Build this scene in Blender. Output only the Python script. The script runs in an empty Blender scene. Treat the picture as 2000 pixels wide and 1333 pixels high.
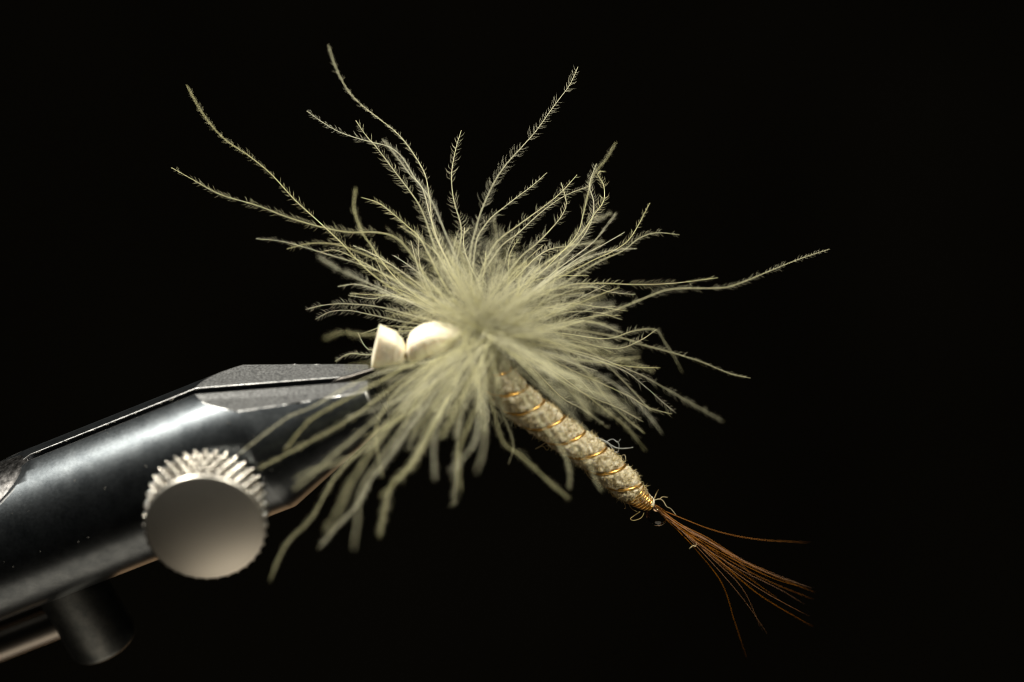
import bpy, bmesh, math, random
import numpy as np
from mathutils import Vector, Matrix

rng = np.random.default_rng(7)
random.seed(7)
scene = bpy.context.scene
col = scene.collection

# ------------------------------------------------------------------ camera, world, lights, exposure
S = 3.0e-5                     # metres covered by one photo pixel in the plane of focus (frame = 60 mm wide)
PITCH = math.radians(30)       # the camera looks down on the vise by 30 degrees
LENS, SENSOR = 160.0, 36.0     # 100 mm macro lens at 0.6x
FOCUS = 2000 * S * LENS / SENSOR
DF = 172.0                     # the plane of focus lies this many px behind the hackle centre
C = np.array([0.0, 0.0, 0.25]) # hackle centre, seen at pixel (930, 640)
RT = np.array([1.0, 0.0, 0.0])
UP = np.array([0.0, math.sin(PITCH), math.cos(PITCH)])
FW = np.array([0.0, math.cos(PITCH), -math.sin(PITCH)])
DC = FOCUS - DF * S
CAM = C - FW * DC - RT * ((930 - 1000) * S * DC / FOCUS) - UP * ((666.5 - 640) * S * DC / FOCUS)

cam_data = bpy.data.cameras.new('camera')
cam_data.lens = LENS
cam_data.sensor_width = SENSOR
cam_data.clip_start = 0.01
cam_data.clip_end = 20
cam_data.dof.use_dof = True
cam_data.dof.focus_distance = FOCUS
cam_data.dof.aperture_fstop = 13.2
cam_data.dof.aperture_blades = 9
cam = bpy.data.objects.new('camera', cam_data)
cam.matrix_world = Matrix(((RT[0], UP[0], -FW[0], CAM[0]), (RT[1], UP[1], -FW[1], CAM[1]),
                           (RT[2], UP[2], -FW[2], CAM[2]), (0, 0, 0, 1)))
col.objects.link(cam)
scene.camera = cam

world = bpy.data.worlds.new('World')
scene.world = world
world.use_nodes = True
world.node_tree.nodes['Background'].inputs[0].default_value = (0.9, 1.0, 0.85, 1)
world.node_tree.nodes['Background'].inputs[1].default_value = 0.0006

def lamp(name, direction, dist, size, watts, colour, size_y=None):
    d = np.array(direction, float); d /= np.linalg.norm(d)
    l = bpy.data.lights.new(name, 'AREA')
    l.energy = watts; l.color = colour
    l.shape = 'RECTANGLE' if size_y else 'DISK'
    l.size = size
    if size_y: l.size_y = size_y
    o = bpy.data.objects.new(name, l)
    o.location = C + d * dist
    o.rotation_euler = Vector(d).to_track_quat('Z', 'Y').to_euler()
    col.objects.link(o)
    return o
lamp('desk_lamp', (-0.50, 0.14, 0.83), 0.30, 0.075, 2.1, (1.0, 0.95, 0.83))
lamp('desk_bounce', (0.16, -0.42, -0.90), 0.35, 0.26, 0.16, (1.0, 0.86, 0.66))
lamp('desk_glow', (0.10, 0.55, -0.83), 0.35, 0.12, 0.022, (1.0, 0.62, 0.32))
lamp('second_lamp', (0.50, -0.22, 0.85), 0.40, 0.06, 2.0, (1.0, 0.94, 0.80))

vs = scene.view_settings
vs.view_transform = 'Standard'; vs.look = 'None'; vs.gamma = 1; vs.exposure = 0
vs.use_curve_mapping = False
scene.cycles.use_denoising = True
scene.cycles.filter_width = 1.15
scene.cycles.max_bounces = 10
scene.cycles.transparent_max_bounces = 8

# ------------------------------------------------------------------ pixel -> place helpers
def P(x, y, dep=0.0):
    """photo pixel + depth (px, behind the hackle centre along the view) -> world point"""
    D = FOCUS + (dep - DF) * S
    k = S * D / FOCUS
    return CAM + RT * ((x - 1000) * k) + UP * ((666.5 - y) * k) + FW * D
def PY(x, y, Y=0.0):
    """photo pixel -> world point on the vertical plane Y = const (the plane of the hook and the jaw split)"""
    d = RT * ((x - 1000) * S) + UP * ((666.5 - y) * S) + FW * FOCUS
    return CAM + d * ((Y - CAM[1]) / d[1])
def nrm(v):
    return v / np.maximum(np.linalg.norm(v, axis=-1, keepdims=True), 1e-12)
def spline(pts, n):
    """Catmull-Rom through pts, resampled evenly to n points"""
    p = np.asarray(pts, float)
    if len(p) == 2:
        return p[0] + (p[1] - p[0]) * np.linspace(0, 1, n)[:, None]
    q = np.vstack([2 * p[0] - p[1], p, 2 * p[-1] - p[-2]])
    out = []
    t = np.linspace(0, 1, 14, endpoint=False)[:, None]
    for i in range(len(p) - 1):
        a, b, c, d = q[i], q[i + 1], q[i + 2], q[i + 3]
        out.append(.5 * (2 * b + (c - a) * t + (2 * a - 5 * b + 4 * c - d) * t ** 2 + (3 * b - a - 3 * c + d) * t ** 3))
    out = np.vstack(out + [p[-1:]])
    L = np.concatenate([[0], np.cumsum(np.linalg.norm(np.diff(out, axis=0), axis=1))])
    s = np.linspace(0, L[-1], n)
    return np.stack([np.interp(s, L, out[:, k]) for k in range(3)], 1)

class MB:
    """collects geometry in world space, links it as one mesh object"""
    def __init__(self): self.v = []; self.f = []; self.n = 0
    def add(self, v, f):
        v = np.asarray(v, float)
        self.v.append(v); self.f += [tuple(int(i) + self.n for i in q) for q in f]; self.n += len(v)
    def tube(self, pts, rad, sides=6, cap=True):
        pts = np.asarray(pts, float); n = len(pts)
        rad = np.broadcast_to(np.asarray(rad, float), (n,))
        T = nrm(np.gradient(pts, axis=0))
        ref = np.array([0.31, 0.83, 0.46])
        if abs(T[0] @ ref) > .9: ref = np.array([1., 0, 0])
        N = nrm(np.cross(T[0], ref)); Ns = []
        for i in range(n):
            N = nrm(N - T[i] * (N @ T[i])); Ns.append(N)
        Ns = np.array(Ns); B = np.cross(T, Ns)
        a = np.arange(sides) * 2 * math.pi / sides
        ring = pts[:, None] + rad[:, None, None] * (np.cos(a)[None, :, None] * Ns[:, None] + np.sin(a)[None, :, None] * B[:, None])
        f = []
        for i in range(n - 1):
            for j in range(sides):
                k = (j + 1) % sides
                f.append((i * sides + j, i * sides + k, (i + 1) * sides + k, (i + 1) * sides + j))
        if cap:
            f.append(tuple(range(sides - 1, -1, -1))); f.append(tuple((n - 1) * sides + j for j in range(sides)))
        self.add(ring.reshape(-1, 3), f)
        return T, Ns, B
    def needles(self, base, d1, d2, length, rad):
        """many thin bent three-sided needles: leave along d1, end along d2"""
        base = np.asarray(base); N = len(base)
        length = np.broadcast_to(length, (N,))[:, None]; rad = np.broadcast_to(rad, (N,))[:, None]
        r = rng.normal(size=(N, 3)); a = nrm(np.cross(d1, r)); b = nrm(np.cross(d1, a))
        mid = base + d1 * length * .5; tip = mid + d2 * length * .5
        ang = [0, 2.094, 4.189]
        V = np.zeros((N, 7, 3))
        for k, an in enumerate(ang):
            o = a * math.cos(an) + b * math.sin(an)
            V[:, k] = base + o * rad; V[:, 3 + k] = mid + o * rad * .8
        V[:, 6] = tip
        q = [(0, 1, 4, 3), (1, 2, 5, 4), (2, 0, 3, 5)]; t = [(3, 4, 6), (4, 5, 6), (5, 3, 6)]
        f = []
        for i in range(N):
            o = i * 7
            f += [(w + o, x + o, y + o, z + o) for w, x, y, z in q]
            f += [(x + o, y + o, z + o) for x, y, z in t]
        self.add(V.reshape(-1, 3), f)
    def build(self, name, mat, parent=None, root=None, smooth=True, angle=None):
        org = np.array(root.location) if root is not None else np.zeros(3)
        me = bpy.data.meshes.new(name)
        me.from_pydata((np.vstack(self.v) - org).tolist(), [], self.f)
        me.validate()
        for m in (mat if isinstance(mat, (list, tuple)) else [mat]): me.materials.append(m)
        if smooth: me.polygons.foreach_set('use_smooth', [True] * len(me.polygons))
        if angle: me.set_sharp_from_angle(angle=math.radians(angle))
        me.update()
        o = bpy.data.objects.new(name, me); col.objects.link(o)
        if parent is not None: o.parent = parent
        return o
def empty(name, loc, label, cat):
    o = bpy.data.objects.new(name, None); o.location = loc; o.empty_display_size = .004
    o['label'] = label; o['category'] = cat
    col.objects.link(o); return o

# ------------------------------------------------------------------ materials
def mat(name):
    m = bpy.data.materials.new(name); m.use_nodes = True
    return m, m.node_tree.nodes, m.node_tree.links, m.node_tree.nodes['Principled BSDF']
def noise(nd, lk, scale, detail=4, rough=.6, coord='Object', stretch=None):
    tc = nd.new('ShaderNodeTexCoord'); n = nd.new('ShaderNodeTexNoise')
    n.inputs['Scale'].default_value = scale; n.inputs['Detail'].default_value = detail; n.inputs['Roughness'].default_value = rough
    if stretch:
        mp = nd.new('ShaderNodeMapping'); mp.inputs['Scale'].default_value = stretch[0]; mp.inputs['Rotation'].default_value = stretch[1]
        lk.new(tc.outputs[coord], mp.inputs[0]); lk.new(mp.outputs[0], n.inputs[0])
    else: lk.new(tc.outputs[coord], n.inputs[0])
    return n.outputs['Fac']
def ramp(nd, lk, src, stops):
    r = nd.new('ShaderNodeValToRGB'); e = r.color_ramp.elements
    while len(e) < len(stops): e.new(.5)
    for i, (p, c) in enumerate(stops):
        e[i].position = p; e[i].color = (c, c, c, 1) if not isinstance(c, tuple) else (*c, 1)
    lk.new(src, r.inputs[0]); return r.outputs[0]
def bump(nd, lk, bs, src, dist, strength=1):
    b = nd.new('ShaderNodeBump'); b.inputs['Strength'].default_value = strength; b.inputs['Distance'].default_value = dist
    lk.new(src, b.inputs['Height']); lk.new(b.outputs[0], bs.inputs['Normal'])

def fibre_mat(name, c, trans, hue=.5, var=.35, rough=.45, spec=.5):
    m, nd, lk, bs = mat(name)
    oi = nd.new('ShaderNodeObjectInfo')
    mr = nd.new('ShaderNodeMapRange'); mr.inputs[3].default_value = 1 - var; mr.inputs[4].default_value = 1 + var
    lk.new(oi.outputs['Random'], mr.inputs[0])
    hs = nd.new('ShaderNodeHueSaturation'); hs.inputs['Color'].default_value = (*c, 1)
    lk.new(mr.outputs[0], hs.inputs['Saturation'])
    lk.new(hs.outputs[0], bs.inputs['Base Color'])
    bs.inputs['Roughness'].default_value = rough; bs.inputs['Specular IOR Level'].default_value = spec
    tr = nd.new('ShaderNodeBsdfTranslucent'); lk.new(hs.outputs[0], tr.inputs[0])
    mx = nd.new('ShaderNodeMixShader'); mx.inputs[0].default_value = trans
    lk.new(bs.outputs[0], mx.inputs[1]); lk.new(tr.outputs[0], mx.inputs[2])
    lk.new(mx.outputs[0], nd['Material Output'].inputs[0])
    return m
M_FIBRE = fibre_mat('olive_down', (.67, .65, .47), .45, var=.3)
M_STEM = fibre_mat('olive_stem', (.73, .71, .46), .35, var=.3)
M_FUZZ = fibre_mat('body_fuzz', (.80, .71, .49), .35)
M_TAIL = fibre_mat('brown_barbs', (.36, .15, .035), .3, rough=.55, var=.3, spec=.2)
M_CURL = fibre_mat('tan_strand', (.52, .42, .22), .3)
M_CLEAR = fibre_mat('pale_strand', (.45, .46, .45), .3, rough=.2)

m, nd, lk, bs = mat('dark_blued_steel'); M_STEEL = m
bs.inputs['Metallic'].default_value = 1
n1 = noise(nd, lk, 900, 6, .65); n2 = noise(nd, lk, 6500, 3, .6); n3 = noise(nd, lk, 14000, 1, .5)
lk.new(ramp(nd, lk, n1, [(.32, (.085, .096, .108)), (.66, (.150, .166, .182))]), bs.inputs['Base Color'])
mr = nd.new('ShaderNodeMath'); mr.operation = 'MULTIPLY_ADD'; lk.new(n2, mr.inputs[0]); mr.inputs[1].default_value = .12; mr.inputs[2].default_value = .24
lk.new(mr.outputs[0], bs.inputs['Roughness'])
bump(nd, lk, bs, n2, 4e-6, .5)

m, nd, lk, bs = mat('ground_steel_facet'); M_FACET = m
bs.inputs['Metallic'].default_value = 1
n1 = noise(nd, lk, 7000, 3, .7); n2 = noise(nd, lk, 900, 3, .6, stretch=((1, .25, 1), (0, 0, 0)))
lk.new(ramp(nd, lk, n1, [(.35, (.10, .102, .105)), (.68, (.31, .315, .32))]), bs.inputs['Base Color'])
bs.inputs['Roughness'].default_value = .52
bump(nd, lk, bs, n1, 1.2e-5, .8)

m, nd, lk, bs = mat('polished_steel_sleeve'); M_SLEEVE = m
bs.inputs['Metallic'].default_value = 1; bs.inputs['Base Color'].default_value = (.42, .41, .41, 1)
n1 = noise(nd, lk, 3000, 4, .6)
lk.new(ramp(nd, lk, n1, [(.3, .16), (.7, .3)]), bs.inputs['Roughness'])

m, nd, lk, bs = mat('worn_bare_edge'); M_EDGE = m
bs.inputs['Metallic'].default_value = 1
n1 = noise(nd, lk, 2500, 4, .7)
lk.new(ramp(nd, lk, n1, [(.35, (.14, .145, .15)), (.62, (.42, .42, .42))]), bs.inputs['Base Color'])
bs.inputs['Roughness'].default_value = .4

m, nd, lk, bs = mat('nickel_knurl'); M_KNURL = m
bs.inputs['Metallic'].default_value = 1; bs.inputs['Base Color'].default_value = (.50, .475, .43, 1); bs.inputs['Roughness'].default_value = .3
m, nd, lk, bs = mat('turned_nickel_face'); M_FACE = m
bs.inputs['Metallic'].default_value = 1; bs.inputs['Base Color'].default_value = (.80, .77, .71, 1)
n1 = noise(nd, lk, 2500, 4, .6)
lk.new(ramp(nd, lk, n1, [(.3, .395), (.7, .41)]), bs.inputs['Roughness'])

m, nd, lk, bs = mat('warm_steel_rod'); M_ROD = m
bs.inputs['Metallic'].default_value = 1; bs.inputs['Base Color'].default_value = (.42, .39, .36, 1); bs.inputs['Roughness'].default_value = .42
m, nd, lk, bs = mat('dust'); M_DUST = m
bs.inputs['Base Color'].default_value = (.2, .19, .17, 1)
m, nd, lk, bs = mat('satin_black_oxide'); M_BOSS = m
bs.inputs['Metallic'].default_value = 1
lk.new(ramp(nd, lk, noise(nd, lk, 1500, 5, .6), [(.3, (.13, .145, .15)), (.65, (.24, .25, .25))]), bs.inputs['Base Color'])
bs.inputs['Roughness'].default_value = .46
m, nd, lk, bs = mat('gold_wire'); M_GOLD = m
bs.inputs['Metallic'].default_value = 1; bs.inputs['Base Color'].default_value = (.95, .58, .16, 1); bs.inputs['Roughness'].default_value = .34
m, nd, lk, bs = mat('bronze_hook'); M_HOOK = m
bs.inputs['Metallic'].default_value = 1; bs.inputs['Base Color'].default_value = (.04, .037, .034, 1); bs.inputs['Roughness'].default_value = .35
m, nd, lk, bs = mat('brown_thread'); M_THREAD = m
bs.inputs['Base Color'].default_value = (.30, .20, .10, 1); bs.inputs['Roughness'].default_value = .6

m, nd, lk, bs = mat('cream_foam'); M_FOAM = m
n1 = noise(nd, lk, 3500, 4, .6)
lk.new(ramp(nd, lk, n1, [(.3, (.76, .67, .48)), (.65, (.86, .80, .65))]), bs.inputs['Base Color'])
bs.inputs['Roughness'].default_value = .75
bs.inputs['Subsurface Weight'].default_value = .35; bs.inputs['Subsurface Radius'].default_value = (1, .7, .4); bs.inputs['Subsurface Scale'].default_value = 4e-4
bump(nd, lk, bs, n1, 6e-5, .9)

m, nd, lk, bs = mat('cream_dubbing'); M_BODY = m
n1 = noise(nd, lk, 2200, 5, .7); n2 = noise(nd, lk, 9000, 3, .7)
lk.new(ramp(nd, lk, n1, [(.34, (.38, .31, .17)), (.5, (.70, .62, .42)), (.68, (.86, .81, .66))]), bs.inputs['Base Color'])
bs.inputs['Roughness'].default_value = .55
bs.inputs['Subsurface Weight'].default_value = .2; bs.inputs['Subsurface Radius'].default_value = (1, .8, .4); bs.inputs['Subsurface Scale'].default_value = 2e-4
bump(nd, lk, bs, n2, 5e-5, .6)

m, nd, lk, bs = mat('clear_resin'); M_RESIN = m
bs.inputs['Transmission Weight'].default_value = 1; bs.inputs['IOR'].default_value = 1.5; bs.inputs['Roughness'].default_value = .02
bs.inputs['Base Color'].default_value = (.95, .93, .88, 1)

m, nd, lk, bs = mat('black_backdrop_cloth'); M_BACK = m
n1 = noise(nd, lk, 30, 4, .6)
lk.new(ramp(nd, lk, n1, [(.3, (.0026, .0023, .0017)), (.7, (.0046, .0041, .003))]), bs.inputs['Base Color'])
bs.inputs['Roughness'].default_value = 1; bs.inputs['Specular IOR Level'].default_value = 0

# ------------------------------------------------------------------ backdrop (one black cloth far behind)
b = MB()
ctr = CAM + FW * (FOCUS + .55)
nx, ny = 24, 16
V = [ctr + RT * (i / nx - .5) * 1.2 + UP * (j / ny - .5) * .8 + FW * (.006 * math.sin(i * .9) + .004 * math.sin(j * .7 + i * .3)) for j in range(ny + 1) for i in range(nx + 1)]
b.add(V, [(j * (nx + 1) + i, j * (nx + 1) + i + 1, (j + 1) * (nx + 1) + i + 1, (j + 1) * (nx + 1) + i) for j in range(ny) for i in range(nx)])
bd = b.build('backdrop', M_BACK); bd['kind'] = 'structure'

# ------------------------------------------------------------------ the vise
PHI = math.radians(24.5)
AX = np.array([math.cos(PHI), 0, math.sin(PHI)]); UU = np.array([-math.sin(PHI), 0, math.cos(PHI)]); YY = np.array([0., 1, 0])
O = PY(200, 978)                       # a point on the barrel's axis
R = 148 * S
vise = empty('fly_tying_vise', O, 'dark blued steel fly tying vise, its split jaws gripping the fly', 'vise')

def lathe(org, ax, e1, e2, prof, seg=96):
    """closed bmesh of revolution; prof = [(along, radius)] in metres, first and last radius may be 0"""
    bm = bmesh.new(); rings = []
    for s, r in prof:
        if r <= 0: rings.append([bm.verts.new(org + ax * s)])
        else: rings.append([bm.verts.new(org + ax * s + (e1 * math.cos(t) + e2 * math.sin(t)) * r) for t in np.arange(seg) * 2 * math.pi / seg])
    for A, B in zip(rings, rings[1:]):
        if len(A) == 1: [bm.faces.new((A[0], B[(i + 1) % seg], B[i])) for i in range(seg)]
        elif len(B) == 1: [bm.faces.new((A[i], A[(i + 1) % seg], B[0])) for i in range(seg)]
        else: [bm.faces.new((A[i], A[(i + 1) % seg], B[(i + 1) % seg], B[i])) for i in range(seg)]
    for A in (rings[0], rings[-1]):
        if len(A) > 1: bm.faces.new(A if A is rings[-1] else A[::-1])
    bmesh.ops.recalc_face_normals(bm, faces=bm.faces)
    return bm
def cut(bm, co, no):
    """cut away the side that no points to and close the solid"""
    g = bm.verts[:] + bm.edges[:] + bm.faces[:]
    bmesh.ops.bisect_plane(bm, geom=g, plane_co=co, plane_no=no, clear_outer=True, dist=1e-9)
    bmesh.ops.holes_fill(bm, edges=[e for e in bm.edges if e.is_boundary], sides=0)
    bmesh.ops.recalc_face_normals(bm, faces=bm.faces)
def bm_obj(bm, name, mats, parent, bevel=0, ang=28):
    bmesh.ops.translate(bm, verts=bm.verts, vec=-Vector(vise.location))
    me = bpy.data.meshes.new(name); bm.to_mesh(me); bm.free()
    for q in mats: me.materials.append(q)
    me.polygons.foreach_set('use_smooth', [True] * len(me.polygons))
    me.set_sharp_from_angle(angle=math.radians(ang))
    o = bpy.data.objects.new(name, me); col.objects.link(o); o.parent = parent
    if bevel:
        bv = o.modifiers.new('bevel', 'BEVEL'); bv.width = bevel; bv.segments = 3; bv.limit_method = 'ANGLE'; bv.angle_limit = math.radians(25)
        bv.material = 2; bv.use_clamp_overlap = False; bv.harden_normals = True
    return o
def on_barrel(x, y):
    """where the ray through a pixel meets the barrel"""
    d = nrm(RT * ((x - 1000) * S) + UP * ((666.5 - y) * S) + FW * FOCUS)
    w = CAM - O; dp = d - AX * (d @ AX); wp = w - AX * (w @ AX)
    a, bq, c = dp @ dp, 2 * dp @ wp, wp @ wp - R * R
    return CAM + d * ((-bq - math.sqrt(max(bq * bq - 4 * a * c, 0))) / (2 * a))
GAP = 20 * S
cutA, cutB = PY(397, 763), PY(720, 738)          # the ground flat on top of the nose
flat_n = nrm(np.cross(YY, cutB - cutA)); flat_n = flat_n if flat_n[2] > 0 else -flat_n
q1, q2, q3 = on_barrel(57, 899), on_barrel(32, 948), on_barrel(0, 984)
rear_n = nrm(np.cross(q2 - q1, q3 - q1)); rear_n = rear_n if rear_n @ AX < 0 else -rear_n
for side in (-1, 1):
    bm = lathe(O, AX, UU, YY, [(-900 * S, 0)] + [(q * S, R) for q in (-900, -600, *range(-400, 358, 24), 357.5)] + [((359 + 231 * q) * S, R + (64 * S - R) * q) for q in np.linspace(.003, 1, 12)] + [ (594 * S, 58 * S), (594 * S, 0)], 128)
    bmesh.ops.remove_doubles(bm, verts=bm.verts, dist=1e-9)
    cut(bm, Vector((0, side * GAP / 2, 0)), Vector((0, -side, 0)))
    cut(bm, Vector(cutA), Vector(flat_n))
    if side < 0: cut(bm, Vector(q1), Vector(rear_n))
    else: cut(bm, Vector(q1 * [1, -1, 1]), Vector(rear_n * [1, -1, 1]))
    for f in bm.faces:
        if f.normal.dot(Vector(flat_n)) > .999: f.material_index = 1
    j = bm_obj(bm, 'jaw', [M_STEEL, M_FACET, M_EDGE], vise, bevel=2.3 * S)
bm = lathe(O, AX, UU, YY, [(-1100 * S, 0), (-1100 * S, R - 5 * S), (-92 * S, R - 5 * S), (-84 * S, R - 11 * S), (-84 * S, 0)], 96)
bm_obj(bm, 'sleeve', [M_SLEEVE], vise)
# boss under the barrel and the rod it carries
LB = 304 * S; RB = 71 * S
BO = PY(70, 1031)
bm = lathe(BO, -UU, AX, YY, [(90 * S, 0), (90 * S, RB), (LB - 15 * S, RB), (LB - 8 * S, RB - 2.5 * S), (LB - 3 * S, RB - 7 * S), (LB, RB - 14 * S), (LB, 0)], 72)
bm_obj(bm, 'boss', [M_BOSS], vise)
RO = O - UU * 213 * S
sb = (BO - O) @ AX
bm = lathe(RO, AX, UU, YY, [(-1100 * S, 0), (-1100 * S, 36 * S), (sb - 50 * S, 36 * S), (sb - 50 * S, 0)], 48)
bm_obj(bm, 'rod', [M_ROD], vise)
# knurled thumb screw through the barrel
KO = np.array(PY(415, 889)); KY = -YY
kr, k0, k1 = 120 * S, 168 * S, 264 * S
b = MB(); na, ns = 36 * 12, 60
V = []; F = []
for i in range(ns + 1):
    v = i / ns
    for jx in range(na):
        uu = jx / na * 36
        h = max(math.cos(2 * math.pi * uu) * math.cos(2 * math.pi * v * 2.1), 0) ** .6
        e = min(v / .05, (1 - v) / .05, 1)
        r = kr - 10 * S + (10 * S) * h * max(e, 0) - (0 if e >= 1 else (1 - e) * 3 * S)
        t = jx / na * 2 * math.pi
        V.append(KO + KY * (k0 + (k1 - k0) * v) + r * (math.cos(t) * RT + math.sin(t) * np.array([0, 0, 1.])))
for i in range(ns):
    for jx in range(na):
        k = (jx + 1) % na
        F.append((i * na + jx, i * na + k, (i + 1) * na + k, (i + 1) * na + jx))
F.append(tuple(range(na)))
b.add(V, F)
knob = b.build('thumb_screw', M_KNURL, vise, vise, angle=50)
bm = lathe(KO, KY, RT, np.array([0, 0, 1.]), [(k1 - 6 * S, 0), (k1 - 6 * S, kr - 5 * S), (k1 - .5 * S, kr - 5 * S), (k1 + 1 * S, kr - 7 * S)] + [(k1 + (1 + 13 * (1 - q * q)) * S, (kr - 8 * S) * q) for q in np.linspace(.97, .04, 14)] + [(k1 + 14 * S, 0)], 96)
bm_obj(bm, 'screw_face', [M_FACE], knob, ang=60)
bm = lathe(KO, KY, RT, np.array([0, 0, 1.]), [(100 * S, 0), (100 * S, 52 * S), (k0 + 4 * S, 52 * S), (k0 + 4 * S, 0)], 48)
bm_obj(bm, 'screw_shank', [M_SLEEVE], knob)

# lint and dust lying on the metal
b = MB()
spots = [on_barrel(rng.uniform(0, 470), 0) for _ in range(0)]
for _ in range(46):
    x = rng.uniform(5, 560); f = rng.uniform(.04, .9)
    yt = (862 - .3665 * x) / .93; yb = (1120 - .3665 * x) / .93
    spots.append(on_barrel(x, yt + (yb - yt) * f ** 1.6))
for _ in range(26):
    x = rng.uniform(70, 400); spots.append(PY(x, (849 - .3665 * x) / .93, GAP * rng.uniform(.1, .5)))
for c in spots:
    r = rng.uniform(.4, .9) * S * (1.5 if rng.random() < .1 else 1)
    d = nrm(rng.normal(size=3)); q = spline([c - d * r * rng.uniform(1, 3), c + nrm(rng.normal(size=3)) * r, c + d * r * rng.uniform(1, 3)], 5)
    b.tube(q, r * .55, 5)
du = b.build('dust', M_DUST, vise, vise); du['kind'] = 'stuff'

# ------------------------------------------------------------------ the fly
fly = empty('fishing_fly', PY(720, 735), 'pale olive artificial fly with downy hackle, ribbed cream body and brown tail', 'fishing fly')
def fp(b, name, mt, parent=fly, **k): return b.build(name, mt, parent, fly, **k)

# hook: bend gripped in the jaws, shank running under the foam into the hackle
b = MB()
hp = [PY(*q) for q in ((640, 800), (650, 752), (690, 737), (730, 724), (790, 702), (860, 680), (930, 655))]
b.tube(spline(hp, 40), 6.5 * S, 10)
fp(b, 'hook', M_HOOK)

# foam strip, pinched by thread into a head and a back
def foam(name, secs, mt):
    """secs: (pixel x, y, half height, half width, up direction angle deg) along the strip in the hook plane"""
    b = MB(); n = 28; V = []
    pts = []
    cs = [np.array(s, float) for s in secs]
    res = []
    for i in range(len(cs) - 1):
        for t in np.linspace(0, 1, 7, endpoint=False): res.append(cs[i] * (1 - t) + cs[i + 1] * t)
    res.append(cs[-1])
    for x, y, hh, hw, an in res:
        c = PY(x, y); a = math.radians(an)
        e = np.array([math.cos(a), 0, math.sin(a)])
        for k in range(n):
            t = k / n * 2 * math.pi; ct, st = math.cos(t), math.sin(t)
            ex = .5
            V.append(c + e * hh * S * math.copysign(abs(st) ** ex, st) + YY * hw * S * math.copysign(abs(ct) ** ex, ct)
                     + rng.normal(size=3) * .35 * S)
    m_ = len(res); F = [(i * n + k, i * n + (k + 1) % n, (i + 1) * n + (k + 1) % n, (i + 1) * n + k) for i in range(m_ - 1) for k in range(n)]
    F += [tuple(range(n))[::-1], tuple((m_ - 1) * n + k for k in range(n))]
    b.add(V, F)
    return fp(b, name, mt, angle=40)
foam('foam_head', [(733, 677, 42, 26, 78), (752, 678, 34, 28, 80), (772, 681, 28, 28, 86), (785, 685, 20, 24, 91), (792, 688, 12, 16, 94), (796, 689, 9, 13, 95)], M_FOAM)
foam('foam_back', [(795, 689, 9, 13, 95), (798, 685, 17, 22, 97), (804, 679, 22, 26, 100), (815, 673, 25, 31, 104), (835, 665, 26, 34, 110), (856, 659, 25, 33, 112), (876, 656, 19, 27, 112), (902, 656, 11, 18, 110)], M_FOAM)
b = MB()
for k in range(5):
    c = PY(792 + k * 1.6, 690)
    t = np.linspace(0, 2 * math.pi, 25)
    b.tube(c + np.outer(np.cos(t), YY) * 16 * S + np.outer(np.sin(t), [-.12, 0, 1]) * 12 * S, 1.7 * S, 6, cap=False)
fp(b, 'thread_wrap', M_THREAD)

# dubbed body
bpx = [(935, 690), (975, 742), (1010, 782), (1045, 809), (1095, 845), (1148, 882), (1190, 918), (1225, 950), (1252, 974), (1274, 988)]
bpath = spline([PY(*q) for q in bpx], 200)
brad = np.interp(np.linspace(0, 1, 200), [0, .12, .25, .5, .75, .86, .92, .97, 1], [28, 34, 34, 31, 29.5, 27, 21, 15, 9]) * S
BL = np.linalg.norm(np.diff(bpath, axis=0), axis=1).sum()
bs_ = np.linspace(0, BL, 200) / S
T = nrm(np.gradient(bpath, axis=0)); Nn = np.tile(YY, (200, 1)); Bn = np.cross(T, Nn)
PITCHR = 53.0
SKEW = 13.0
def rib_phase(s, t): return (s - 12 - SKEW * math.sin(t)) / PITCHR
na = 72; V = []
from mathutils import noise as mnoise
for i in range(200):
    for k in range(na):
        t = k / na * 2 * math.pi
        d = Nn[i] * math.cos(t) + Bn[i] * math.sin(t)
        ph = (rib_phase(bs_[i], t) + t / (2 * math.pi)) % 1
        gr = 1.03 - .17 * math.exp(-(min(ph, 1 - ph) / .10) ** 2)
        if bs_[i] > BL / S * .89: gr = .9
        p = bpath[i] + d * brad[i] * gr
        nz = mnoise.noise(Vector(p / S / 9.)) * 4.6 + mnoise.noise(Vector(p / S / 4.)) * 3.2
        V.append(p + d * nz * S)
b = MB(); b.add(V, [(i * na + k, i * na + (k + 1) % na, (i + 1) * na + (k + 1) % na, (i + 1) * na + k) for i in range(199) for k in range(na)]
                + [tuple(range(na))[::-1], tuple(199 * na + k for k in range(na))])
body = fp(b, 'body', M_BODY)
def body_at(s, t, off=0.0):
    """point on the body at length s (px), angle t, offset in px"""
    f = np.clip(s / (BL / S), 0, 1) * 199
    i = int(min(f, 198)); w = f - i
    c = bpath[i] * (1 - w) + bpath[i + 1] * w; r = brad[i] * (1 - w) + brad[i + 1] * w
    return c + (Nn[i] * math.cos(t) + Bn[i] * math.sin(t)) * (r + off * S)
# gold rib: open turns, then close turns at the tail end
s_end = BL / S
b = MB(); pts = []
s0, s1 = 40, s_end * .90
for t in np.arange(-2 * math.pi * (s0 - 12) / PITCHR, -2 * math.pi * (s1 - 12) / PITCHR, -.09):
    pts.append(body_at(12 + SKEW * math.sin(t) - PITCHR * t / (2 * math.pi), t, -1.0))
b.tube(np.array(pts), 2.8 * S, 8)
fp(b, 'rib_wire', M_GOLD, body)
b = MB(); pts = []
t0 = -2 * math.pi * (s1 - 12) / PITCHR
turns = 6.5
for q in np.linspace(0, 1, 400):
    pts.append(body_at(s1 + (s_end - 3 - s1) * q, t0 - turns * 2 * math.pi * q, -.5 + 1.0 * math.sin(q * 40)))
b.tube(np.array(pts), 2.5 * S, 8)
fp(b, 'wire_wrap', M_GOLD, body)
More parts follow.
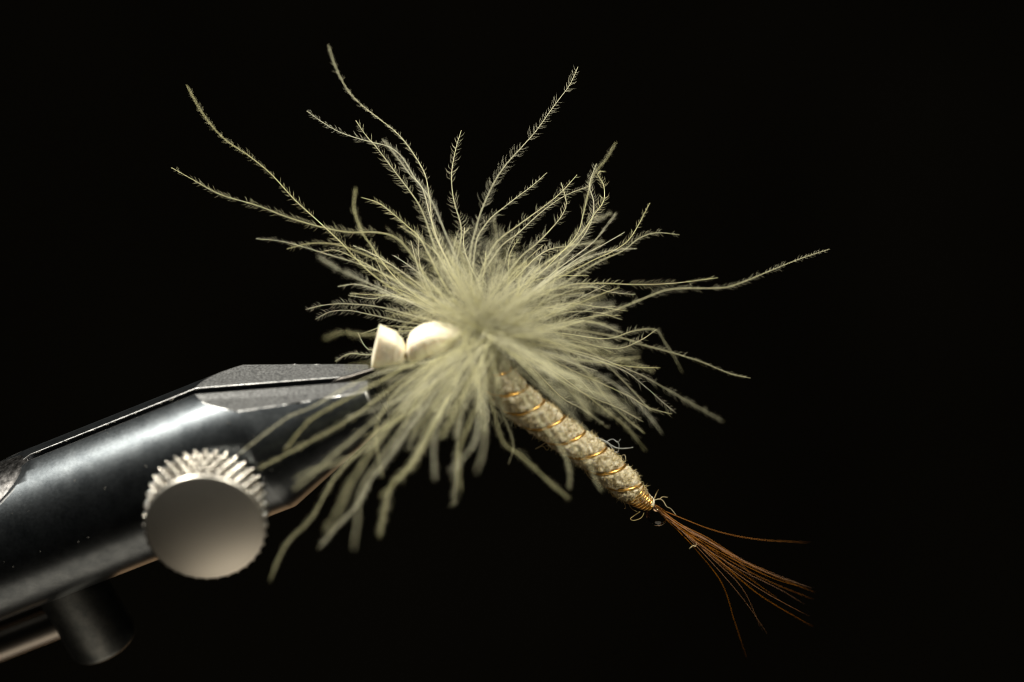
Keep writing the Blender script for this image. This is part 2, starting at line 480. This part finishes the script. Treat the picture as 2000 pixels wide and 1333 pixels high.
# body fuzz: short bent hairs all round
N = 15000
base = []; nor = []
for _ in range(N):
    s = rng.uniform(30, s_end * .93); t = rng.uniform(0, 2 * math.pi)
    ph = (rib_phase(s, t) + t / (2 * math.pi)) % 1
    if min(ph, 1 - ph) < .13: continue
    p = body_at(s, t, -3); base.append(p); nor.append(nrm(body_at(s, t, 10) - p))
base = np.array(base); nor = np.array(nor); N = len(base)
d1 = nrm(nor * .7 + rng.normal(size=(N, 3)) * .6); d2 = nrm(nor * -.1 + rng.normal(size=(N, 3)) * .7)
b = MB(); b.needles(base, d1, d2, rng.uniform(6, 20, N) * S, .45 * S)
fz = fp(b, 'fuzz', M_FUZZ, body); fz['kind'] = 'stuff'
# stray curls of dubbing, each its own strand
curls = [([(1138, 868), (1150, 857), (1165, 856), (1182, 862), (1203, 875), (1226, 876), (1236, 874)], 1.9, 215, M_CLEAR),
         ([(1160, 868), (1172, 860), (1188, 868), (1198, 880), (1190, 888), (1180, 878), (1176, 864)], 1.0, 215, M_CLEAR),
         ([(1196, 880), (1206, 884), (1209, 870), (1205, 862)], 1.4, 218, M_CLEAR),
         ([(1180, 866), (1196, 858), (1206, 864), (1212, 858)], .9, 218, M_CLEAR),
         ([(1212, 906), (1214, 892), (1220, 889), (1222, 898), (1218, 906)], 1.0, 214, M_CURL),
         ([(1234, 925), (1243, 922), (1246, 927), (1240, 930)], 1.0, 210, M_CURL),
         ([(1078, 855), (1068, 863), (1058, 870), (1046, 877)], 1.4, 120, M_CURL),
         ([(1046, 877), (1060, 872), (1068, 880), (1072, 874), (1066, 871)], 1.1, 120, M_CURL),
         ([(1190, 955), (1196, 968), (1208, 972), (1214, 964)], 1.1, 165, M_CURL),
         ([(1140, 915), (1150, 932), (1158, 938), (1160, 930)], 1.0, 150, M_CURL),
         ([(1250, 1000), (1238, 1008), (1231, 1014), (1238, 1017), (1252, 1012), (1258, 1002)], 1.1, 190, M_CURL),
         ([(1228, 985), (1234, 994), (1244, 1000)], .9, 185, M_CURL),
         ([(1276, 978), (1288, 975), (1296, 980), (1302, 990), (1310, 994), (1320, 1006)], 1.3, 205, M_CURL),
         ([(1288, 976), (1294, 971), (1304, 972)], 1.3, 205, M_CURL),
         ([(1278, 974), (1282, 964), (1286, 957)], 1.1, 205, M_CURL),
         ([(1218, 980), (1222, 990), (1220, 994)], .8, 180, M_CURL)]
for pts, r, dep, mt in curls:
    b = MB(); q = spline([P(x, y, dep + 6 * math.sin(i * 1.7)) for i, (x, y) in enumerate(pts)], 26)
    b.tube(q, np.linspace(r, r * .7, 26) * .8 * S, 6); fp(b, 'stray_strand', mt, body)

# clear resin drop hanging under the wire wrap
bm_pts = [(0, 0), (3, 10), (8, 15), (16, 19), (26, 20), (36, 18), (44, 12), (48, 6), (50, 0)]
a0 = PY(1270, 988); a1 = PY(1298, 1028); da = nrm(a1 - a0); e1 = YY; e2 = np.cross(da, e1)
V = [a0]; F = []; n = 24
for s, r in bm_pts[1:-1]:
    for k in range(n):
        t = k / n * 2 * math.pi; V.append(a0 + da * s * S + (e1 * math.cos(t) + e2 * math.sin(t)) * r * S)
V.append(a0 + da * 50 * S)
m_ = len(bm_pts) - 2
F += [(0, 1 + (k + 1) % n, 1 + k) for k in range(n)]
for i in range(m_ - 1): F += [(1 + i * n + k, 1 + i * n + (k + 1) % n, 1 + (i + 1) * n + (k + 1) % n, 1 + (i + 1) * n + k) for k in range(n)]
L_ = len(V) - 1; F += [(1 + (m_ - 1) * n + k, 1 + (m_ - 1) * n + (k + 1) % n, L_) for k in range(n)]
b = MB(); b.add(V, F); fp(b, 'resin_drop', M_RESIN)

# tail fibres
tails = [([(1330, 1012), (1400, 1038), (1480, 1054), (1582, 1060)], 1.3), ([(1340, 1036), (1420, 1082), (1500, 1120), (1593, 1158)], 1.3),
         ([(1338, 1030), (1410, 1072), (1490, 1115), (1588, 1150)], 1.2), ([(1345, 1044), (1430, 1092), (1510, 1130), (1578, 1150)], 1.2),
         ([(1342, 1040), (1425, 1095), (1500, 1135), (1590, 1172)], 1.2), ([(1350, 1052), (1440, 1110), (1520, 1150), (1570, 1180)], 1.0),
         ([(1340, 1042), (1400, 1090), (1480, 1160), (1590, 1226)], 1.3), ([(1345, 1050), (1410, 1100), (1490, 1155), (1580, 1204)], 1.1),
         ([(1330, 1034), (1390, 1090), (1450, 1150), (1488, 1232)], 1.1), ([(1335, 1042), (1400, 1110), (1455, 1175), (1500, 1240)], .9),
         ([(1325, 1038), (1360, 1075), (1410, 1140), (1435, 1215), (1460, 1290)], 1.3), ([(1335, 1032), (1400, 1068), (1450, 1105), (1480, 1140)], 1.6),
         ([(1340, 1034), (1395, 1064), (1440, 1092), (1476, 1142)], 1.5), ([(1336, 1040), (1390, 1085), (1420, 1112), (1440, 1118)], 1.6),
         ([(1330, 1028), (1390, 1060), (1440, 1090), (1520, 1125)], 1.8), ([(1334, 1036), (1385, 1076), (1430, 1120), (1470, 1150)], 1.6),
         ([(1325, 1022), (1380, 1050), (1430, 1082), (1500, 1128)], 1.9), ([(1332, 1034), (1378, 1064), (1420, 1100), (1455, 1128)], 2.0),
         ([(1328, 1032), (1370, 1068), (1400, 1098), (1425, 1124)], 1.8), ([(1345, 1036), (1400, 1066), (1470, 1104), (1560, 1140)], 1.3),
         ([(1322, 1020), (1370, 1048), (1420, 1080), (1465, 1108)], 2.0), ([(1326, 1030), (1374, 1062), (1430, 1106), (1520, 1170)], 1.3)]
for i, (pts, r) in enumerate(tails):
    dep = 205 + rng.uniform(-12, 12)
    root = P(1266 + rng.uniform(-3, 3), 981 + rng.uniform(-4, 6), 203)
    tip_d = dep + rng.uniform(20, 95)
    q = [root] + [P(x, y, dep + (tip_d - dep) * (k / (len(pts) - 1))) for k, (x, y) in enumerate(pts)]
    b = MB(); b.tube(spline(q, 30), (.04 + .68 * r * np.linspace(1, 0, 30) ** .85) * S, 6); fp(b, 'tail_fibre', M_TAIL)
b = MB(); q = spline([P(1352, 1052, 215), P(1360, 1060, 212), P(1358, 1068, 210), P(1354, 1066, 210), P(1346, 1072, 210)], 18); b.tube(q, 1.1 * S, 6); fp(b, 'stray_strand', M_FUZZ, body)

# ---- hackle: collar of wound stems, downy fibres round it, loose down at its heart
b = MB()
for k in range(7):
    c = PY(905 + k * 8, 655 + k * 6)
    t = np.linspace(0, 2 * math.pi, 25); ax = nrm(np.array([.8, 0, -.6])); e = np.cross(ax, YY)
    b.tube(c + (np.outer(np.cos(t), YY) + np.outer(np.sin(t), e)) * (24 + rng.uniform(-3, 3)) * S, 5 * S, 6, cap=False)
hackle = fp(b, 'hackle', M_FIBRE)

def fibre(pts3, blen=15, dens=4.7, r=.74, start=.12, flat=.35, curl=.35):
    """one feather fibre: a thin tapering stem with a fringe of hairs on both sides"""
    L = np.linalg.norm(np.diff(np.asarray(pts3), axis=0), axis=1).sum() / S
    n = max(12, int(L / 12)); q = spline(pts3, n)
    b = MB(); Tt, Ns, Bs = b.tube(q, np.linspace(r * 1.25, r * .55, n) * S, 5)
    nstem = len(b.f)
    # fringe
    vn = np.cross(Tt[n // 2], FW); a0 = math.atan2(vn @ Bs[n // 2], vn @ Ns[n // 2]) + rng.normal() * .65
    L = np.linalg.norm(np.diff(q, axis=0), axis=1).sum() / S
    m_ = int(L * (1 - start) / (dens * rng.uniform(.8, 1.35)) * 2)
    f = start + (1 - start) * (np.arange(m_) + rng.uniform(-.7, .7, m_)) / m_
    p1, p2 = rng.uniform(0, 6.3, 2); bare = np.sin(f * L / 23 + p1) + np.sin(f * L / 9.5 + p2) + rng.normal(size=m_) * .35 < -1.15
    f = f[~bare & (f < .985) & (f > 0)]; m_ = len(f)
    f = np.clip(f, 0, 1) * (n - 1); i = np.minimum(f.astype(int), n - 2); w = (f - i)[:, None]
    base = q[i] * (1 - w) + q[i + 1] * w; T_ = nrm(Tt[i] * (1 - w) + Tt[i + 1] * w)
    sgn = np.where(np.arange(m_) % 2 == 0, 1., -1.)
    ang = a0 + rng.normal(size=m_) * flat
    side = (Ns[i] * np.cos(ang)[:, None] + Bs[i] * np.sin(ang)[:, None]) * sgn[:, None]
    lean = rng.uniform(.55, 1.05, m_)[:, None]
    d1 = nrm(side + T_ * lean); d2 = nrm(side * (1 - curl) + T_ * (lean + .35) + rng.normal(size=(m_, 3)) * .18)
    fr = f / (n - 1)
    ln = blen * np.where(rng.random(m_) < .12, .35, 1) * rng.uniform(.55, 1.3, m_) * np.interp(fr, [0, .3, .8, 1], [1.3, 1.15, .85, .55])
    b.needles(base, d1, d2, ln * S, rng.uniform(.23, .33, m_) * S)
    o = fp(b, 'fibre', [M_FIBRE, M_STEM], hackle)
    mi = np.zeros(len(o.data.polygons), dtype=np.int32); mi[:nstem] = 1
    o.data.polygons.foreach_set('material_index', mi)
    return o

def to_px(p):
    v = p - CAM; D = v @ FW; k = FOCUS / (S * D)
    return 1000 + (v @ RT) * k, 666.5 - (v @ UP) * k, (D - FOCUS) / S + DF
def in_window(p):
    """the foam lies bare here: no fibre grows across its front"""
    x, y, dep = to_px(p)
    if x > 990 and y > 730 and dep < 260:      # nor across the body below the hackle
        w = np.clip((x - 1000) / 274, 0, 1)
        if abs(y - (770 + 218 * w) ) < 40: return True
    return 725 < x < 842 and 632 < y < (704 if x < 792 else 692 - (x - 800) * .5) and dep < 45
def root_pt():
    k = rng.uniform(-1, 1)
    return np.array([945 + 26 * k, 652 + 22 * k, 0]) + rng.normal(size=3) * [15, 13, 18]
# (tip first) traced fibres: pixel polyline, depth of the tip behind the hackle centre
TR = [
 ([(365,167),(395,221),(436,270),(485,304),(530,341),(575,390),(620,431),(661,469),(760,560)], 320, 12),
 ([(335,328),(376,351),(432,381),(500,401),(560,424),(620,442),(680,454),(732,454),(774,465),(807,502),(837,547)], 205, 13),
 ([(641,88),(654,127),(676,172),(702,202),(740,232),(777,262),(807,300),(830,341),(839,386),(855,470)], 330, 12),
 ([(599,217),(631,240),(669,261),(721,277),(759,287),(785,307),(811,349),(841,390),(860,431),(882,484)], 215, 14),
 ([(695,236),(714,264),(736,289),(770,334),(804,379),(826,416),(865,520)], 195, 16),
 ([(747,272),(770,300),(804,345),(826,371),(860,480)], 300, 15),
 ([(695,367),(691,405),(702,442),(717,469),(790,560)], 420, 12),
 ([(706,386),(740,397),(770,420),(800,446),(822,469),(870,560)], 190, 16),
 ([(500,467),(545,471),(590,482),(639,497),(695,514),(751,536),(840,590)], 195, 12),
 ([(560,487),(605,476),(657,478),(706,495),(751,517),(840,580)], 100, 15),
 ([(627,492),(657,489),(695,506),(740,530),(830,585)], 170, 15),
 ([(901,255),(890,292),(882,341),(886,390),(899,435),(901,465),(895,532)], 185, 19),
 ([(843,446),(856,476),(875,514),(905,580)], 190, 18),
 ([(1129,131),(1113,166),(1093,193),(1075,217),(1048,255),(1017,290),(989,321),(968,352),(948,393),(930,445),(918,520)], 195, 18),
 ([(1068,338),(1041,362),(1013,383),(986,404),(961,424),(944,445),(930,473),(920,560)], 190, 17),
 ([(1127,342),(1096,376),(1062,404),(1010,442),(965,480),(930,560)], 200, 17),
 ([(1150,364),(1103,383),(1058,414),(1013,455),(972,490),(935,570)], 205, 15),
 ([(1096,357),(1106,393),(1100,417),(1075,449),(1044,480),(1013,507),(955,590)], 195, 16),
 ([(1203,279),(1182,314),(1158,345),(1141,411),(1124,462),(1060,530)], 350, 13),
 ([(1182,335),(1166,338),(1179,362),(1179,393),(1162,417),(1141,449),(1113,480),(1030,550)], 220, 17),
 ([(1165,320),(1151,362),(1160,397),(1151,442),(1110,495),(1020,560)], 205, 17),
 ([(1203,417),(1182,445),(1151,480),(1060,550)], 320, 14),
 ([(1269,397),(1244,445),(1224,473),(1193,493),(1148,514),(1050,570)], 225, 13),
 ([(1327,459),(1282,455),(1248,466),(1217,490),(1165,514),(1060,575)], 130, 13),
 ([(1220,454),(1182,476),(1131,504),(1050,560)], 190, 9),
 ([(1244,486),(1193,490),(1120,515),(1040,570)], 120, 15),
 ([(1182,471),(1120,480),(1062,493),(1000,550)], 330, 15),
 ([(1620,487),(1560,507),(1500,531),(1444,554),(1406,563),(1312,565),(1256,584),(1200,606),(1090,640)], 120, 11),
 ([(1402,543),(1312,554),(1237,556),(1162,554),(1087,565)], 205, 14),
 ([(1241,576),(1192,571),(1144,561),(1060,590)], 200, 14),
 ([(1226,608),(1162,599),(1106,593),(1040,610)], 195, 14),
 ([(1215,625),(1162,610),(1090,615)], 190, 14),
 ([(1466,739),(1425,730),(1369,707),(1312,689),(1256,674),(1207,659),(1080,640)], 120, 11),
 ([(1333,728),(1316,696),(1297,666),(1279,644),(1237,647),(1181,662),(1080,650)], 390, 13),
 ([(1282,644),(1249,666),(1200,681),(1100,665)], 210, 15),
 ([(1290,719),(1237,717),(1162,707),(1087,696)], 150, 12),
 ([(1414,824),(1380,805),(1339,782),(1294,756),(1237,726),(1120,685)], 420, 15),
 ([(1320,807),(1290,782),(1256,752),(1207,719),(1080,680)], 225, 18),
 ([(1312,809),(1267,797),(1230,775),(1181,752),(1070,700)], 205, 16),
 ([(1294,848),(1267,812),(1226,771),(1177,737),(1060,685)], -60, 16),
 ([(1256,824),(1207,797),(1162,779),(1110,752),(1030,700)], 235, 12),
 ([(1262,882),(1230,842),(1192,809),(1080,725)], 430, 13),
 ([(1189,837),(1140,801),(1095,775),(1025,705)], 340, 13),
 ([(464,889),(517,848),(566,813),(608,796),(740,730)], -90, 10),
 ([(503,917),(555,890),(608,862),(664,831),(706,803),(820,720)], -100, 12),
 ([(555,883),(587,841),(622,810),(760,735)], -130, 12),
 ([(575,936),(622,915),(685,894),(737,859),(830,760)], -230, 14),
 ([(573,957),(608,929),(650,890),(692,855),(830,735)], -240, 14),
 ([(527,1135),(545,1090),(566,1055),(608,1013),(636,964),(664,922),(760,820),(860,710)], -170, 11),
 ([(622,1072),(657,1030),(699,985),(727,936),(755,901),(840,780)], -190, 13),
 ([(636,1041),(667,985),(692,932),(790,800)], -400, 14),
 ([(690,1072),(699,1013),(709,950),(790,830)], -360, 12),
 ([(741,1051),(751,999),(765,950),(804,904),(870,790)], -220, 18),
 ([(744,971),(776,936),(818,890),(890,740)], -230, 16),
 ([(748,934),(737,880),(737,827),(790,750)], -100, 8),
 ([(881,925),(905,894),(930,855),(940,740)], -300, 15),
 ([(930,922),(944,880),(947,827),(945,720)], -340, 15),
 ([(1112,975),(1070,939),(1017,890),(982,862),(958,780)], -150, 11),
 ([(1112,957),(1112,915),(1094,873),(1070,845),(1000,740)], -140, 14),
 ([(1178,962),(1161,935),(1148,902),(1090,840),(990,715)], -110, 11),
 ([(993,908),(1003,869),(986,817),(962,730)], 40, 7),
 ([(597,605),(635,596),(680,594),(747,601),(840,625)], 190, 14),
 ([(616,624),(646,609),(684,607),(729,616),(830,635)], 185, 17),
 ([(680,577),(729,584),(766,579),(860,610)], 230, 15),
 ([(632,662),(670,650),(710,655),(820,645)], 560, 14),
 ([(654,706),(684,691),(721,693),(790,680)], 170, 14),
 ([(699,650),(710,672),(725,684),(790,680)], 175, 12),
 ([(620,500),(654,522),(691,541),(800,590)], 480, 16),
 ([(660,560),(700,556),(760,575),(850,610)], 120, 16),
 ([(770,500),(800,520),(850,560),(890,600)], 150, 18),
 ([(690,480),(735,500),(790,535),(860,590)], 200, 17),
]
for pts, dt, bl in TR:
    r0 = root_pt()
    q = [np.array([x, y], float) for x, y in pts][::-1]
    q = [r0[:2]] + q
    L = np.concatenate([[0], np.cumsum([np.linalg.norm(q[i + 1] - q[i]) for i in range(len(q) - 1)])]); L /= L[-1]
    p3 = [P(a[0], a[1], r0[2] * (1 - l) + dt * l ** 1.15) for a, l in zip(q, L)]
    fibre(p3, blen=bl * 1.25)
# the crowd between them: directions by screen angle (deg, 0 = right, 90 = up), shorter and at every depth
SECT = [(-50, 35, 62, 190, 330), (35, 100, 40, 150, 250), (100, 165, 44, 150, 270), (165, 195, 8, 130, 190), (203, 262, 36, 170, 330), (262, 300, 14, 120, 205)]
for a0_, a1_, cnt, l0, l1 in SECT:
    for _ in range(cnt):
        an = math.radians(rng.uniform(a0_, a1_)); ln = rng.uniform(l0, l1)
        up = math.sin(an)
        dz = float(np.clip(rng.normal(.25 if up > -.2 else -.75, .5), -1.15, .8))
        r0 = root_pt(); v = np.array([math.cos(an), -math.sin(an)])
        bend = rng.normal() * .22; pv = np.array([-v[1], v[0]])
        k = ln / math.sqrt(1 + .35 * dz * dz)
        wig = rng.normal() * .07; wp = rng.uniform(0, 6.3); pts = []
        for l in (0, .2, .4, .6, .8, 1):
            xy = r0[:2] + v * k * l + pv * k * (bend * l * l + wig * l * math.sin(wp + 5.5 * l)) + np.array([0, 30 * l * l if up > 0 else 14 * l * l])
            pts.append(P(xy[0], xy[1], r0[2] + k * dz * l))
        if any(in_window(q) for q in spline(pts, 14)): continue
        fibre(pts, blen=rng.uniform(15, 24), r=rng.uniform(.45, .78))
# short soft fibres that stand up out of the heart of the hackle, towards the light and the viewer
for _ in range(18):
    an = rng.uniform(0, 2 * math.pi); k = rng.uniform(40, 130); dz = -rng.uniform(.3, 1.2)
    r0 = root_pt(); v = np.array([math.cos(an), -math.sin(an) * .8 - .25]); w = rng.normal(size=2) * .35
    pts = [P(*(r0[:2] + v * k * l + w * k * l * l), r0[2] + k * dz * l) for l in (0, .35, .7, 1)]
    if any(in_window(q) for q in spline(pts, 10)): continue
    fibre(pts, blen=rng.uniform(16, 26), r=rng.uniform(.5, .8))
# loose down at the heart of the hackle
N = 6500
az = rng.uniform(0, 2 * math.pi, N); zz = rng.normal(.15, .6, N)
d = nrm(np.stack([np.cos(az), np.sin(az), zz], 1))
keep = ~((np.degrees(az) % 360 > 305) & (np.degrees(az) % 360 < 330) & (rng.random(N) < .9)) & ~((np.degrees(az) % 360 > 168) & (np.degrees(az) % 360 < 205))
d = d[keep]; N = len(d)
rr = np.minimum(np.abs(rng.normal(0, 75, N)), rng.uniform(120, 175, N)) + 8
wd = d[:, :1] * RT + d[:, 1:2] * UP + d[:, 2:] * FW
base = P(948, 652) + wd * (rr * S)[:, None] + rng.normal(size=(N, 3)) * 10 * S
d1 = nrm(wd + rng.normal(size=(N, 3)) * .6); d2 = nrm(wd + rng.normal(size=(N, 3)) * .9)
ok = np.array([not (in_window(q) or in_window(q + w_ * 30 * S)) for q, w_ in zip(base, d1)])
base, d1, d2 = base[ok], d1[ok], d2[ok]; N = len(base)
b = MB(); b.needles(base, d1, d2, rng.uniform(18, 48, N) * S, .45 * S)
dn = fp(b, 'down', M_FIBRE, hackle); dn['kind'] = 'stuff'
